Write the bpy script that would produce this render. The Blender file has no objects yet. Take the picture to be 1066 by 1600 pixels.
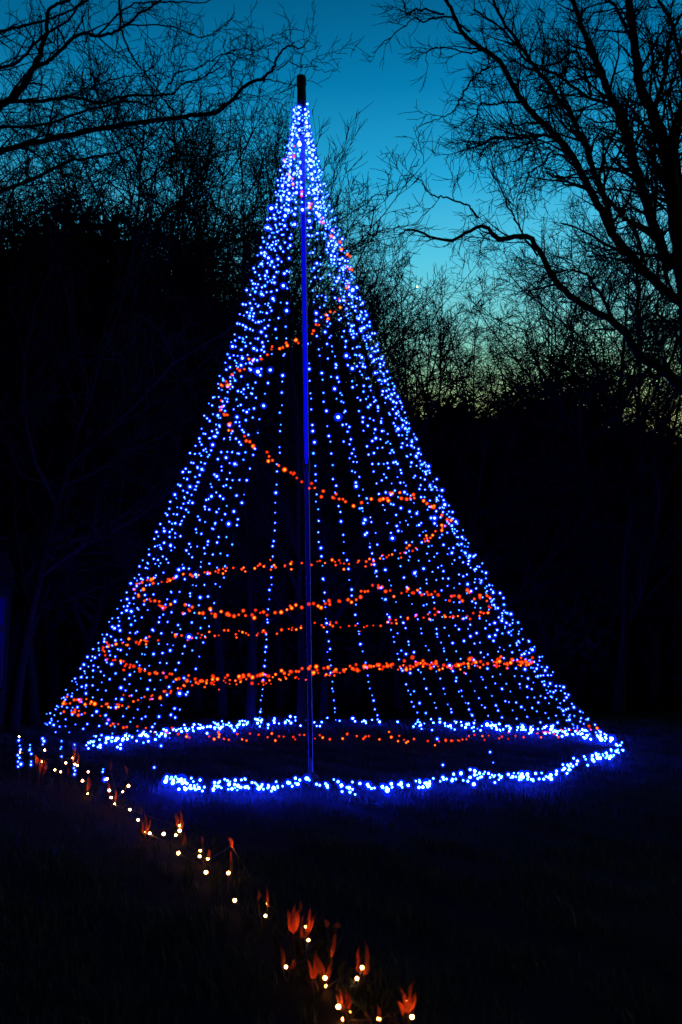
import bpy, math, random
import numpy as np
from mathutils import Vector, Matrix

random.seed(7)
rng = np.random.default_rng(7)
S = bpy.context.scene
COL = S.collection

# ------------------------------------------------------------------ camera
F = 1342.0                      # focal length in pixels of the 1066x1600 photograph
TILT = math.atan(213.0 / F)
CAM = Vector((0.0, 0.0, 1.7))
cd = bpy.data.cameras.new('camera')
cam = bpy.data.objects.new('camera', cd)
COL.objects.link(cam)
cam.location = CAM
cam.rotation_euler = (math.pi / 2 + TILT, 0, 0)
cd.sensor_fit = 'VERTICAL'
cd.sensor_height = 24.0
cd.lens = F / 1600.0 * 24.0
cd.clip_end = 5000
cd.dof.use_dof = True
cd.dof.focus_distance = 14.0
cd.dof.aperture_fstop = 1.5
S.camera = cam

# ------------------------------------------------------------------ sky (dusk, the sun is below the horizon)
W = bpy.data.worlds.new('World')
S.world = W
W.use_nodes = True
nt = W.node_tree
for n in list(nt.nodes):
    nt.nodes.remove(n)
N = nt.nodes.new
L = nt.links.new
out = N('ShaderNodeOutputWorld')
bg = N('ShaderNodeBackground')
tc = N('ShaderNodeTexCoord')
sep = N('ShaderNodeSeparateXYZ')
L(tc.outputs['Generated'], sep.inputs[0])
ramp = N('ShaderNodeValToRGB')
cr = ramp.color_ramp
stops = [(0.00, (0.80, 0.62, 0.24)), (0.20, (0.78, 0.78, 0.28)), (0.268, (0.60, 0.78, 0.31)), (0.32, (0.30, 0.70, 0.49)),
         (0.365, (0.19, 0.66, 0.68)), (0.43, (0.09, 0.58, 0.80)), (0.50, (0.018, 0.40, 0.72)),
         (0.58, (0.001, 0.215, 0.47)), (0.70, (0.0, 0.050, 0.14)), (1.0, (0.0, 0.006, 0.018))]
cr.elements[0].position, cr.elements[0].color = stops[0][0], (*stops[0][1], 1)
cr.elements[1].position, cr.elements[1].color = stops[-1][0], (*stops[-1][1], 1)
for p, c in stops[1:-1]:
    e = cr.elements.new(p)
    e.color = (*c, 1)
L(sep.outputs['Z'], ramp.inputs[0])
# after-glow: the sky fades away from the set sun (forward and to the right)
dot = N('ShaderNodeVectorMath'); dot.operation = 'DOT_PRODUCT'
L(tc.outputs['Generated'], dot.inputs[0])
az = math.radians(28)
dot.inputs[1].default_value = (math.sin(az), math.cos(az), 0)
mr = N('ShaderNodeMapRange'); mr.interpolation_type = 'SMOOTHSTEP'
mr.inputs['From Min'].default_value = -0.25
mr.inputs['From Max'].default_value = 0.95
mr.inputs['To Min'].default_value = 0.03
mr.inputs['To Max'].default_value = 1.0
L(dot.outputs['Value'], mr.inputs['Value'])
mul = N('ShaderNodeVectorMath'); mul.operation = 'SCALE'
L(ramp.outputs[0], mul.inputs[0])
L(mr.outputs[0], mul.inputs['Scale'])
sky = N('ShaderNodeTexSky')
sky.sky_type = 'NISHITA'
sky.sun_disc = False
sky.sun_elevation = math.radians(-5)
sky.sun_rotation = az
sk2 = N('ShaderNodeVectorMath'); sk2.operation = 'SCALE'
L(sky.outputs[0], sk2.inputs[0])
sk2.inputs['Scale'].default_value = 0.05
add = N('ShaderNodeVectorMath'); add.operation = 'ADD'
L(mul.outputs[0], add.inputs[0])
L(sk2.outputs[0], add.inputs[1])
L(add.outputs[0], bg.inputs['Color'])
bg.inputs['Strength'].default_value = 1.0
L(bg.outputs[0], out.inputs['Surface'])

S.view_settings.view_transform = 'Standard'
S.view_settings.look = 'None'
S.view_settings.exposure = 0
S.view_settings.gamma = 1
S.view_settings.use_curve_mapping = False

# ------------------------------------------------------------------ pixel -> place
FW = Vector((0, math.cos(TILT), math.sin(TILT)))
UP = Vector((0, -math.sin(TILT), math.cos(TILT)))


def ray(px, py):
    d = FW + UP * ((800 - py) / F) + Vector((1, 0, 0)) * ((px - 533) / F)
    return d / d.y               # y component 1


def at(px, py, Y):
    return CAM + ray(px, py) * Y


def ground(px, py, z=0.0):
    d = ray(px, py)
    return CAM + d * ((z - CAM.z) / d.z)


# ------------------------------------------------------------------ helpers
def link(name, me, mat=None, parent=None, loc=None):
    o = bpy.data.objects.new(name, me)
    COL.objects.link(o)
    if mat is not None:
        if isinstance(mat, (list, tuple)):
            for m in mat:
                me.materials.append(m)
        elif not me.materials:
            me.materials.append(mat)
    if parent is not None:
        o.parent = parent
    if loc is not None:
        o.location = loc
    return o


def tag(o, label=None, cat=None, group=None, kind=None):
    if label: o['label'] = label
    if cat: o['category'] = cat
    if group: o['group'] = group
    if kind: o['kind'] = kind
    return o


def thing(name, label, cat, loc=(0, 0, 0), group=None):
    o = bpy.data.objects.new(name, None)
    o.empty_display_size = 0.2
    COL.objects.link(o)
    o.location = loc
    return tag(o, label, cat, group)


def mesh_np(name, V, Fq, smooth=False):
    """V (n,3), Fq (m,k) with k = 3 or 4"""
    me = bpy.data.meshes.new(name)
    V = np.asarray(V, dtype=np.float32)
    Fq = np.asarray(Fq, dtype=np.int32)
    me.vertices.add(len(V))
    me.vertices.foreach_set('co', V.ravel())
    k = Fq.shape[1]
    me.loops.add(Fq.size)
    me.loops.foreach_set('vertex_index', Fq.ravel())
    me.polygons.add(len(Fq))
    me.polygons.foreach_set('loop_start', np.arange(0, Fq.size, k, dtype=np.int32))
    me.polygons.foreach_set('loop_total', np.full(len(Fq), k, dtype=np.int32))
    if smooth:
        me.polygons.foreach_set('use_smooth', np.ones(len(Fq), dtype=bool))
    me.update(calc_edges=True)
    return me


class Tubes:
    """collects tapered tubes along polylines into one mesh"""
    def __init__(self):
        self.V = []; self.Fc = []; self.n = 0

    def add(self, pts, radii, sides=4, cap=False):
        P = np.asarray(pts, dtype=float)
        R = np.asarray(radii, dtype=float)
        m = len(P)
        T = np.empty_like(P)
        T[1:-1] = P[2:] - P[:-2]; T[0] = P[1] - P[0]; T[-1] = P[-1] - P[-2]
        T /= (np.linalg.norm(T, axis=1, keepdims=True) + 1e-9)
        mean = T.mean(axis=0)
        ref = np.array([1.0, 0, 0]) if abs(mean[0]) < 0.6 else np.array([0, 1.0, 0])
        if abs(mean @ ref) > 0.85: ref = np.array([0, 0, 1.0])
        U = np.cross(T, ref); U /= (np.linalg.norm(U, axis=1, keepdims=True) + 1e-9)
        B = np.cross(T, U)
        a = np.arange(sides) * 2 * math.pi / sides
        ring = (P[:, None, :] + R[:, None, None] * (np.cos(a)[None, :, None] * U[:, None, :] + np.sin(a)[None, :, None] * B[:, None, :]))
        self.V.append(ring.reshape(-1, 3))
        i = np.arange(m - 1)[:, None] * sides
        j = np.arange(sides)[None, :]
        j2 = (j + 1) % sides
        q = np.stack([i + j, i + j2, i + sides + j2, i + sides + j], axis=-1).reshape(-1, 4) + self.n
        self.Fc.append(q)
        self.n += m * sides
        if cap:
            for base in (0, (m - 1) * sides):
                c = self.n
                off = c - m * sides if base == 0 else self.n_cap0
                if base == 0: self.n_cap0 = off
                self.V.append(P[[0 if base == 0 else -1]])
                b0 = off + base
                jj = np.arange(sides)
                tri = np.stack([b0 + jj, b0 + (jj + 1) % sides, np.full(sides, c), np.full(sides, c)], axis=-1)
                self.Fc.append(tri[:, [0, 1, 2, 3]])
                self.n += 1

    def mesh(self, name, smooth=True):
        V = np.concatenate(self.V); Q = np.concatenate(self.Fc)
        deg = Q[:, 2] == Q[:, 3]
        if deg.any():
            me = bpy.data.meshes.new(name)
            faces = [tuple(q[:3]) if d else tuple(q) for q, d in zip(Q.tolist(), deg)]
            me.from_pydata(V.tolist(), [], faces)
            if smooth:
                for p in me.polygons: p.use_smooth = True
            return me
        return mesh_np(name, V, Q, smooth)

    def build(self, name, mat, parent=None, smooth=True):
        return link(name, self.mesh(name, smooth), mat, parent)


# ------------------------------------------------------------------ materials
def pbr(name, c1, c2, scale=8.0, rough=0.8, bump=0.3, bscale=None, spec=0.3, detail=6):
    m = bpy.data.materials.new(name); m.use_nodes = True
    t = m.node_tree; b = t.nodes['Principled BSDF']
    tcn = t.nodes.new('ShaderNodeTexCoord')
    nz = t.nodes.new('ShaderNodeTexNoise'); nz.inputs['Scale'].default_value = scale; nz.inputs['Detail'].default_value = detail
    rp = t.nodes.new('ShaderNodeValToRGB')
    rp.color_ramp.elements[0].position = 0.3; rp.color_ramp.elements[1].position = 0.7
    rp.color_ramp.elements[0].color = (*c1, 1); rp.color_ramp.elements[1].color = (*c2, 1)
    t.links.new(tcn.outputs['Object'], nz.inputs['Vector'])
    t.links.new(nz.outputs['Fac'], rp.inputs[0])
    t.links.new(rp.outputs[0], b.inputs['Base Color'])
    b.inputs['Roughness'].default_value = rough
    b.inputs['Specular IOR Level'].default_value = spec
    if bump:
        n2 = t.nodes.new('ShaderNodeTexNoise'); n2.inputs['Scale'].default_value = bscale or scale * 3
        t.links.new(tcn.outputs['Object'], n2.inputs['Vector'])
        bp = t.nodes.new('ShaderNodeBump'); bp.inputs['Strength'].default_value = bump
        t.links.new(n2.outputs['Fac'], bp.inputs['Height'])
        t.links.new(bp.outputs[0], b.inputs['Normal'])
    return m


def emit(name, col, strength):
    m = bpy.data.materials.new(name); m.use_nodes = True
    t = m.node_tree
    for n in list(t.nodes): t.nodes.remove(n)
    o = t.nodes.new('ShaderNodeOutputMaterial'); e = t.nodes.new('ShaderNodeEmission')
    e.inputs[0].default_value = (*col, 1); e.inputs[1].default_value = strength
    t.links.new(e.outputs[0], o.inputs[0])
    return m


def halo_mat(name, col, strength, clear):
    """glow shell round a small lamp: mostly clear, its emission stands in for bloom"""
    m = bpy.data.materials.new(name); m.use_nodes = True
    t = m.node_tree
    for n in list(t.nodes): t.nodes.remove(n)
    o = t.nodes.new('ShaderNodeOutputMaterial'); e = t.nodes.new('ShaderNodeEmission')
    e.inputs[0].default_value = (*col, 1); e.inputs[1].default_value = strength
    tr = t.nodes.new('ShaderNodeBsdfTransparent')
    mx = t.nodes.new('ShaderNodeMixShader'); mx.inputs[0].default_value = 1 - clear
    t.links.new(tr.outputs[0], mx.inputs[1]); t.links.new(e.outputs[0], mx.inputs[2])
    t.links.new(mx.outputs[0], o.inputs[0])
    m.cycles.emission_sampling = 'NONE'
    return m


def leaf_mat(name, c1, c2, trans, rough=0.6, scale=3.0):
    m = pbr(name, c1, c2, scale=scale, rough=rough, bump=0.15)
    t = m.node_tree; b = t.nodes['Principled BSDF']
    o = [n for n in t.nodes if n.type == 'OUTPUT_MATERIAL'][0]
    tr = t.nodes.new('ShaderNodeBsdfTranslucent')
    src = b.inputs['Base Color'].links[0].from_socket
    t.links.new(src, tr.inputs[0])
    mx = t.nodes.new('ShaderNodeMixShader'); mx.inputs[0].default_value = trans
    t.links.new(b.outputs[0], mx.inputs[1]); t.links.new(tr.outputs[0], mx.inputs[2])
    t.links.new(mx.outputs[0], o.inputs[0])
    return m


M_BARK = pbr('bark', (0.007, 0.006, 0.005), (0.018, 0.015, 0.012), 6, 0.95, 0.5, spec=0.05)
M_TWIG = pbr('twig_bark', (0.012, 0.009, 0.008), (0.028, 0.022, 0.018), 6, 0.95, 0, spec=0.05)
M_EVER = leaf_mat('evergreen_leaf', (0.008, 0.018, 0.006), (0.020, 0.036, 0.012), 0.15, 0.9, 0.8)
M_SOIL = pbr('turf_soil', (0.005, 0.005, 0.004), (0.012, 0.012, 0.009), 2.5, 0.98, 0.6, 30, 0.05)
M_GRASS = leaf_mat('grass_blade', (0.010, 0.020, 0.012), (0.045, 0.060, 0.050), 0.25, 0.6, 1.6)
M_LEAF = leaf_mat('rust_leaf', (0.12, 0.010, 0.003), (0.60, 0.11, 0.016), 0.7, 0.5, 1.5)
M_STEM = pbr('stem', (0.03, 0.018, 0.010), (0.06, 0.035, 0.018), 20, 0.9, 0.2)
M_WOOD = pbr('weathered_wood', (0.020, 0.015, 0.012), (0.05, 0.036, 0.026), 9, 0.9, 0.4)
M_POLE = pbr('painted_pole', (0.09, 0.095, 0.11), (0.13, 0.135, 0.15), 5, 0.55, 0.1)
M_WIRE = pbr('dark_cable', (0.006, 0.010, 0.008), (0.010, 0.015, 0.012), 20, 0.6, 0)
M_SHED = pbr('shed_boards', (0.008, 0.007, 0.006), (0.014, 0.012, 0.010), 4, 0.9, 0.3)
M_ROOF = pbr('shed_roof_felt', (0.012, 0.012, 0.013), (0.025, 0.025, 0.026), 12, 0.95, 0.4)
M_FRAME = pbr('window_frame_paint', (0.02, 0.02, 0.022), (0.03, 0.03, 0.032), 10, 0.6, 0.1)
M_PANE = emit('blue_lit_pane', (0.0, 0.0, 1.0), 0.085)
M_STAR = emit('star_light', (1.0, 0.72, 0.36), 6.0)

B_E = 66.0
M_BLUE = [emit('blue_led_bright', (0.014, 0.028, 1.0), B_E * 1.6), emit('blue_led', (0.013, 0.032, 1.0), B_E), emit('blue_led_dim', (0.012, 0.07, 1.0), B_E * 0.35)]
M_BHALO = [halo_mat('blue_halo_bright', (0.0, 0.02, 1.0), 2.2, 0.8), halo_mat('blue_halo', (0.0, 0.02, 1.0), 1.3, 0.85), halo_mat('blue_halo_dim', (0.0, 0.03, 1.0), 0.8, 0.9)]  # faintly glowing shells imitate the bloom halo round each lamp
M_RED = [emit('red_led_bright', (1.0, 0.085, 0.004), 10.0), emit('red_led', (1.0, 0.04, 0.003), 5.5), emit('red_led_dim', (1.0, 0.015, 0.003), 2.6)]
M_RHALO = [halo_mat('red_halo', (1.0, 0.04, 0.0), 1.2, 0.75)] * 3
M_RING = [emit('ring_led_bright', (0.006, 0.018, 1.0), 760.0), emit('ring_led', (0.006, 0.02, 1.0), 330.0), emit('ring_led_dim', (0.008, 0.04, 1.0), 160.0)]
M_POLEGLOW = [emit('pole_glow_bright', (0.0, 0.002, 1.0), 0.95), emit('pole_glow_dim', (0.0, 0.001, 1.0), 0.085)]  # emission added to give the pole its blue light
def glow_fade(m, lo, hi):  # fades the added pole glow along its height
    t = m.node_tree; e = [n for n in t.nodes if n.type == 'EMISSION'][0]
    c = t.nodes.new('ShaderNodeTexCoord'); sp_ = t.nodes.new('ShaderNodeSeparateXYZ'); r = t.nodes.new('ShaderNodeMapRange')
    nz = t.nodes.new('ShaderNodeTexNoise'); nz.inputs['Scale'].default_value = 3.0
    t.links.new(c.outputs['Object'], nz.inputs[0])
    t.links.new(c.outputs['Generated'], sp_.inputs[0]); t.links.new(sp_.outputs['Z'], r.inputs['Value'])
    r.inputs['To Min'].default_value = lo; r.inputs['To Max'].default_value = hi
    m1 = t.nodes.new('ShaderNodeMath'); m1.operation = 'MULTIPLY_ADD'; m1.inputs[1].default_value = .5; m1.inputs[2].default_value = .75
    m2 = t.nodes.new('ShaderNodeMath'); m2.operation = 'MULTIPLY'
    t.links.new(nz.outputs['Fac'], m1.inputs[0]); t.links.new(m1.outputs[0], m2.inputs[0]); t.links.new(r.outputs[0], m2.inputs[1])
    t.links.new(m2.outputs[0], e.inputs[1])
glow_fade(M_POLEGLOW[0], .85, .55)
glow_fade(M_POLEGLOW[1], .008, .12)
M_WARM = emit('warm_led', (1.0, 0.44, 0.13), 55.0)
M_WHALO = halo_mat('warm_halo', (1.0, 0.22, 0.02), 0.8, 0.85)

# ------------------------------------------------------------------ ground
RC = None
def gh(x, y):
    """gentle unevenness of the lawn"""
    return 0.025 * (np.sin(x * 0.9 + 1.3) * np.cos(y * 0.7) + 0.6 * np.sin(x * 2.1 + y * 1.7)) - 0.03

xs = np.concatenate([[-900, -400, -150, -70, -40, -25], np.arange(-18, 18.1, 0.5), [25, 40, 70, 150, 400, 900]])
ys = np.concatenate([[-400, -100, -30, -10, -3], np.arange(0, 32.1, 0.5), [40, 60, 100, 200, 500, 1500]])
X, Yg = np.meshgrid(xs, ys)
near = np.clip(1 - np.maximum(np.abs(X) - 18, 0) / 10, 0, 1)
Z = gh(X, Yg) * near
V = np.stack([X, Yg, Z], -1).reshape(-1, 3)
ni, nj = X.shape
I, J = np.meshgrid(np.arange(ni - 1), np.arange(nj - 1), indexing='ij')
a0 = (I * nj + J).ravel()
g = link('ground', mesh_np('ground', V, np.stack([a0, a0 + 1, a0 + nj + 1, a0 + nj], -1), True), M_SOIL)
tag(g, kind='structure')


BORDER_ROWS = [1150, 1200, 1240, 1300, 1360, 1430, 1510, 1590]
BORDER_DEPTH = [12.6, 11.2, 9.9, 8.3, 7.1, 6.0, 5.1, 4.45]
WARM_PX = [(30, 1151), (31, 1175), (70, 1172), (86, 1203), (95, 1206), (103, 1192), (117, 1194), (121, 1196), (138, 1206), (129, 1220), (168, 1217), (171, 1235), (174, 1246),
        (192, 1237), (201, 1228), (203, 1265), (216, 1281), (234, 1302), (256, 1303), (275, 1305), (281, 1298), (279, 1333), (313, 1329), (312, 1338), (322, 1363), (357, 1364),
        (367, 1407), (415, 1431), (482, 1469), (447, 1511), (508, 1528), (558, 1529), (529, 1573), (644, 1589)]


def grass_mesh(name, x, y, h, w):
    n = len(x)
    z = gh(x, y)
    ang = rng.uniform(0, 2 * math.pi, n)
    lean = rng.uniform(0.1, 0.9, n) * h
    la = rng.uniform(0, 2 * math.pi, n)
    dx, dy = np.cos(ang) * w, np.sin(ang) * w
    lx, ly = np.cos(la) * lean, np.sin(la) * lean
    V = np.empty((n, 5, 3))
    V[:, 0] = np.stack([x - dx, y - dy, z - 0.01], -1)
    V[:, 1] = np.stack([x + dx, y + dy, z - 0.01], -1)
    V[:, 2] = np.stack([x + dx * .7 + lx * .35, y + dy * .7 + ly * .35, z + h * .6], -1)
    V[:, 3] = np.stack([x - dx * .7 + lx * .35, y - dy * .7 + ly * .35, z + h * .6], -1)
    V[:, 4] = np.stack([x + lx, y + ly, z + h * rng.uniform(.8, 1.0, n)], -1)
    b = np.arange(n) * 5
    T = np.concatenate([np.stack([b, b + 1, b + 2], -1), np.stack([b, b + 2, b + 3], -1), np.stack([b + 3, b + 2, b + 4], -1)])
    return mesh_np(name, V.reshape(-1, 3), T)


def clumpy(n, x0, x1, y0, y1):
    x = rng.uniform(x0, x1, n); y = rng.uniform(y0, y1, n)
    k = np.sin(x * 3.1 + 2 * np.sin(y * 1.9)) * np.sin(y * 2.7 + 1.5 * np.sin(x * 2.3)) + 0.6 * np.sin(x * 7 + y * 5)
    keep = rng.uniform(-1.3, 1.0, n) < k
    return x[keep], y[keep], k[keep]

gx, gy, gk = clumpy(150000, -7.5, 8.5, 8.0, 21.5)
gx2, gy2, gk2 = clumpy(45000, -3.2, 4.0, 3.2, 8.0)
gx = np.concatenate([gx, gx2]); gy = np.concatenate([gy, gy2]); gk = np.concatenate([gk, gk2])
keep = np.ones(len(gx), bool)
for ax, ay in WARM_PX:
    Yw = float(np.interp(ay, BORDER_ROWS, BORDER_DEPTH))
    keep &= ~((gy < Yw + .01) & (gy > Yw - .9) & (np.abs(gx - ray(ax, ay).x * gy) < .035))
gx, gy, gk = gx[keep], gy[keep], gk[keep]
ghh = rng.uniform(0.03, 0.085, len(gx)) + 0.03 * np.clip(gk, 0, 1.5)
go = link('grass', grass_mesh('grass', gx, gy, ghh, rng.uniform(0.002, 0.005, len(gx))), M_GRASS)
tag(go, 'short tufted lawn grass under and around the light ring', 'grass', kind='stuff')

# ------------------------------------------------------------------ shed with a blue lit window at the left edge
def box_mesh(name, x0, x1, y0, y1, z0, z1):
    me = bpy.data.meshes.new(name)
    v = [(x, y, z) for x in (x0, x1) for y in (y0, y1) for z in (z0, z1)]
    me.from_pydata(v, [], [(0, 1, 3, 2), (4, 6, 7, 5), (0, 4, 5, 1), (2, 3, 7, 6), (0, 2, 6, 4), (1, 5, 7, 3)])
    return me

SY = 19.0
wl = at(5, 935, SY); wb = at(5, 1070, SY); wm1 = at(5, 977, SY); wm2 = at(5, 987, SY)
sx1 = at(4.5, 1045, SY).x + .10
sx0 = sx1 - 4.6
shed = thing('garden_building', 'dark garden building at the left edge with a dim blue window', 'building', (sx1, SY, 0))
shed.rotation_euler = (0, 0, math.radians(23))
def shed_part(name, x0, x1, y0, y1, z0, z1, mat, parent=shed):
    ox, oy = shed.location.x, shed.location.y
    return link(name, box_mesh(name, x0 - ox, x1 - ox, y0 - oy, y1 - oy, z0, z1), mat, parent)
wx0, wx1 = sx1 - 1.7, sx1 - .14
# front wall pieces around the opening, then the other walls
nb = 14
zt = 4.05
bh = zt / nb
for i in range(nb):
    z0, z1 = -0.05 + i * bh, -0.05 + (i + 1) * bh - 0.012
    if z1 < wb.z or z0 > wl.z:
        shed_part('wall_board', sx0, sx1, SY - .03, SY + .02, z0, z1, M_SHED)
    else:
        shed_part('wall_board', sx0, wx0 - .05, SY - .03, SY + .02, z0, z1, M_SHED)
        shed_part('wall_board', wx1 + .05, sx1, SY - .03, SY + .02, z0, z1, M_SHED)
shed_part('side_wall', sx0, sx0 + .06, SY + .02, SY + 1.4, -.05, zt, M_SHED)
shed_part('side_wall', sx1 - .06, sx1, SY + .02, SY + 1.4, -.05, zt, M_SHED)
shed_part('back_wall', sx0 + .06, sx1 - .06, SY + 1.34, SY + 1.4, -.05, zt, M_SHED)
rme = bpy.data.meshes.new('roof')
ox, oy = shed.location.x, shed.location.y
rv = [(sx0 - .2 - ox, SY - .25 - oy, zt), (sx1 + .2 - ox, SY - .25 - oy, zt), (sx1 + .2 - ox, SY + .7 - oy, zt + .35), (sx0 - .2 - ox, SY + .7 - oy, zt + .35),
      (sx1 + .2 - ox, SY + 1.65 - oy, zt), (sx0 - .2 - ox, SY + 1.65 - oy, zt)]
rv2 = [(x, y, z + .07) for x, y, z in rv]
rme.from_pydata(rv + rv2, [], [(0, 3, 2, 1), (3, 5, 4, 2), (6, 7, 8, 9), (9, 8, 10, 11), (0, 1, 7, 6), (1, 2, 8, 7), (2, 4, 10, 8), (4, 5, 11, 10), (5, 3, 9, 11), (3, 0, 6, 9)])
link('roof', rme, M_ROOF, shed)
fr = Tubes()
win = shed_part('window', wx0 - .05, wx1 + .05, SY + .03, SY + .05, wb.z - .02, wl.z + .02, M_FRAME)
for (a, b, c, d) in ((wx0 - .05, wx1 + .05, wl.z, wl.z + .05), (wx0 - .05, wx1 + .05, wb.z - .05, wb.z), (wx0 - .05, wx0, wb.z, wl.z), (wx1, wx1 + .05, wb.z, wl.z), (wx0, wx1, wm2.z, wm1.z)):
    shed_part('frame', a, b, SY - .045, SY + .028, c, d, M_FRAME, win)
shed_part('pane', wx0 + .002, wx1 - .002, SY + .005, SY + .012, wm1.z + .002, wl.z - .002, M_PANE, win)
shed_part('pane', wx0 + .002, wx1 - .002, SY + .005, SY + .012, wb.z + .002, wm2.z - .002, M_PANE, win)

# ------------------------------------------------------------------ bare trees
def norm(v):
    return v / (np.linalg.norm(v) + 1e-9)


def wander(p, d, length, n, wob, up):
    pts = [np.array(p, float)]
    d = norm(np.array(d, float))
    st = length / n
    for i in range(n):
        d = norm(d + rng.normal(0, wob, 3) + np.array([0, 0, up]))
        pts.append(pts[-1] + d * st)
    return np.array(pts)


def side_dir(t, ang):
    """a direction leaving tangent t by angle ang, random around it"""
    r = norm(np.cross(t, rng.normal(0, 1, 3)))
    return norm(t * math.cos(ang) + r * math.sin(ang))


def sprout(tb, pts, r0, r1, level, spec, rmin):
    """spawn children along a branch. spec = list per level of (count per metre, length fraction, angle, wobble, up, start)"""
    if level >= len(spec): return
    dens, lf, ang, wob, up, start = spec[level]
    seg = np.linalg.norm(np.diff(pts, axis=0), axis=1)
    tot = seg.sum()
    cnt = max(1, int(dens * tot + rng.uniform(0, 1)))
    cum = np.concatenate([[0], np.cumsum(seg)]) / tot
    for k in range(cnt):
        u = start + (1 - start) * (k + rng.uniform(0, 1)) / cnt
        u = min(u, 0.995)
        i = int(np.searchsorted(cum, u)) - 1
        i = max(0, min(i, len(seg) - 1))
        f = (u - cum[i]) / (cum[i + 1] - cum[i] + 1e-9)
        p = pts[i] * (1 - f) + pts[i + 1] * f
        t = norm(pts[i + 1] - pts[i])
        rr = r0 + (r1 - r0) * u
        if isinstance(lf, tuple):
            ln = rng.uniform(*lf) * (1.15 - .85 * u)
        else:
            ln = lf * tot * (1.05 - 0.65 * u) * rng.uniform(0.6, 1.25)
        ln = max(ln, 0.12)
        d = side_dir(t, ang * rng.uniform(0.7, 1.3))
        n = 5 if level < 2 else 3
        cp = wander(p, d, ln, n, wob, up)
        cr0 = max(rmin, min(rr * 0.62, ln * 0.022 + rmin))
        cr1 = max(rmin * 0.65, cr0 * 0.3)
        tb.add(cp, np.linspace(cr0, cr1, n + 1), 5 if cr0 > 0.03 else 3)
        sprout(tb, cp, cr0, cr1, level + 1, spec, rmin)


def bare_tree_meshes(name, H, r, style):
    tr = Tubes(); tw = Tubes()
    nseg = 12
    pts = wander((0, 0, -0.2), (rng.normal(0, .03), rng.normal(0, .03), 1), H, nseg, 0.045, 0.06)
    rad = r * ((1 - np.linspace(0, 1, nseg + 1)) ** 1.5 * .92 + .07); rad[0] *= 1.15
    tr.add(pts, rad, 8)
    if style == 'upright':
        spec = [(2.7, 0.34, 0.52, 0.12, 0.16, 0.12), (3.2, 0.42, 0.6, 0.15, 0.12, 0.12), (5.2, 0.40, 0.7, 0.2, 0.08, 0.1), (11, (0.2, 0.5), 0.75, 0.2, 0.05, 0.1)]
    elif style == 'broom':
        spec = [(2.4, 0.38, 0.72, 0.06, 0.06, 0.15), (3.8, 0.30, 0.5, 0.09, 0.08, 0.12), (7.5, 0.34, 0.42, 0.1, 0.06, 0.1), (10, (0.25, 0.6), 0.42, 0.1, 0.05, 0.15)]
    else:
        spec = [(2.2, 0.44, 0.95, 0.16, 0.10, 0.12), (3.0, 0.44, 0.8, 0.2, 0.06, 0.1), (5.2, 0.42, 0.8, 0.24, 0.04, 0.1), (11, (0.2, 0.5), 0.8, 0.22, 0.03, 0.1)]
    sprout(tw, pts, r, r * .12, 0, spec, 0.0065)
    return tr.mesh(name + '_trunk'), tw.mesh(name + '_crown')

protos = []
for k, (H, r, st) in enumerate([(13, .115, 'upright'), (12, .105, 'upright'), (14, .13, 'spread'), (12, .10, 'broom'), (11, .10, 'spread')]):
    protos.append(bare_tree_meshes('bare_tree', H, r, st) + (H,))
print('proto tris', [len(p[1].polygons) for p in protos])


def bare_tree(px, top, Y, k, rz, label, widen=1.0):
    base = at(px, 1000, Y)
    ztop = at(px, top, Y).z
    s = ztop / protos[k][2] * .93
    t = thing('bare_tree', label, 'tree', (base.x, Y, -0.02), 'leafless trees behind the light cone')
    t.rotation_euler = (0, 0, rz)
    for nm, me, mt in (('trunk', protos[k][0], M_BARK), ('crown', protos[k][1], M_TWIG)):
        o = link(nm, me, mt, t)
        o.scale = (s * widen, s * widen, s)
    return t

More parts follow.
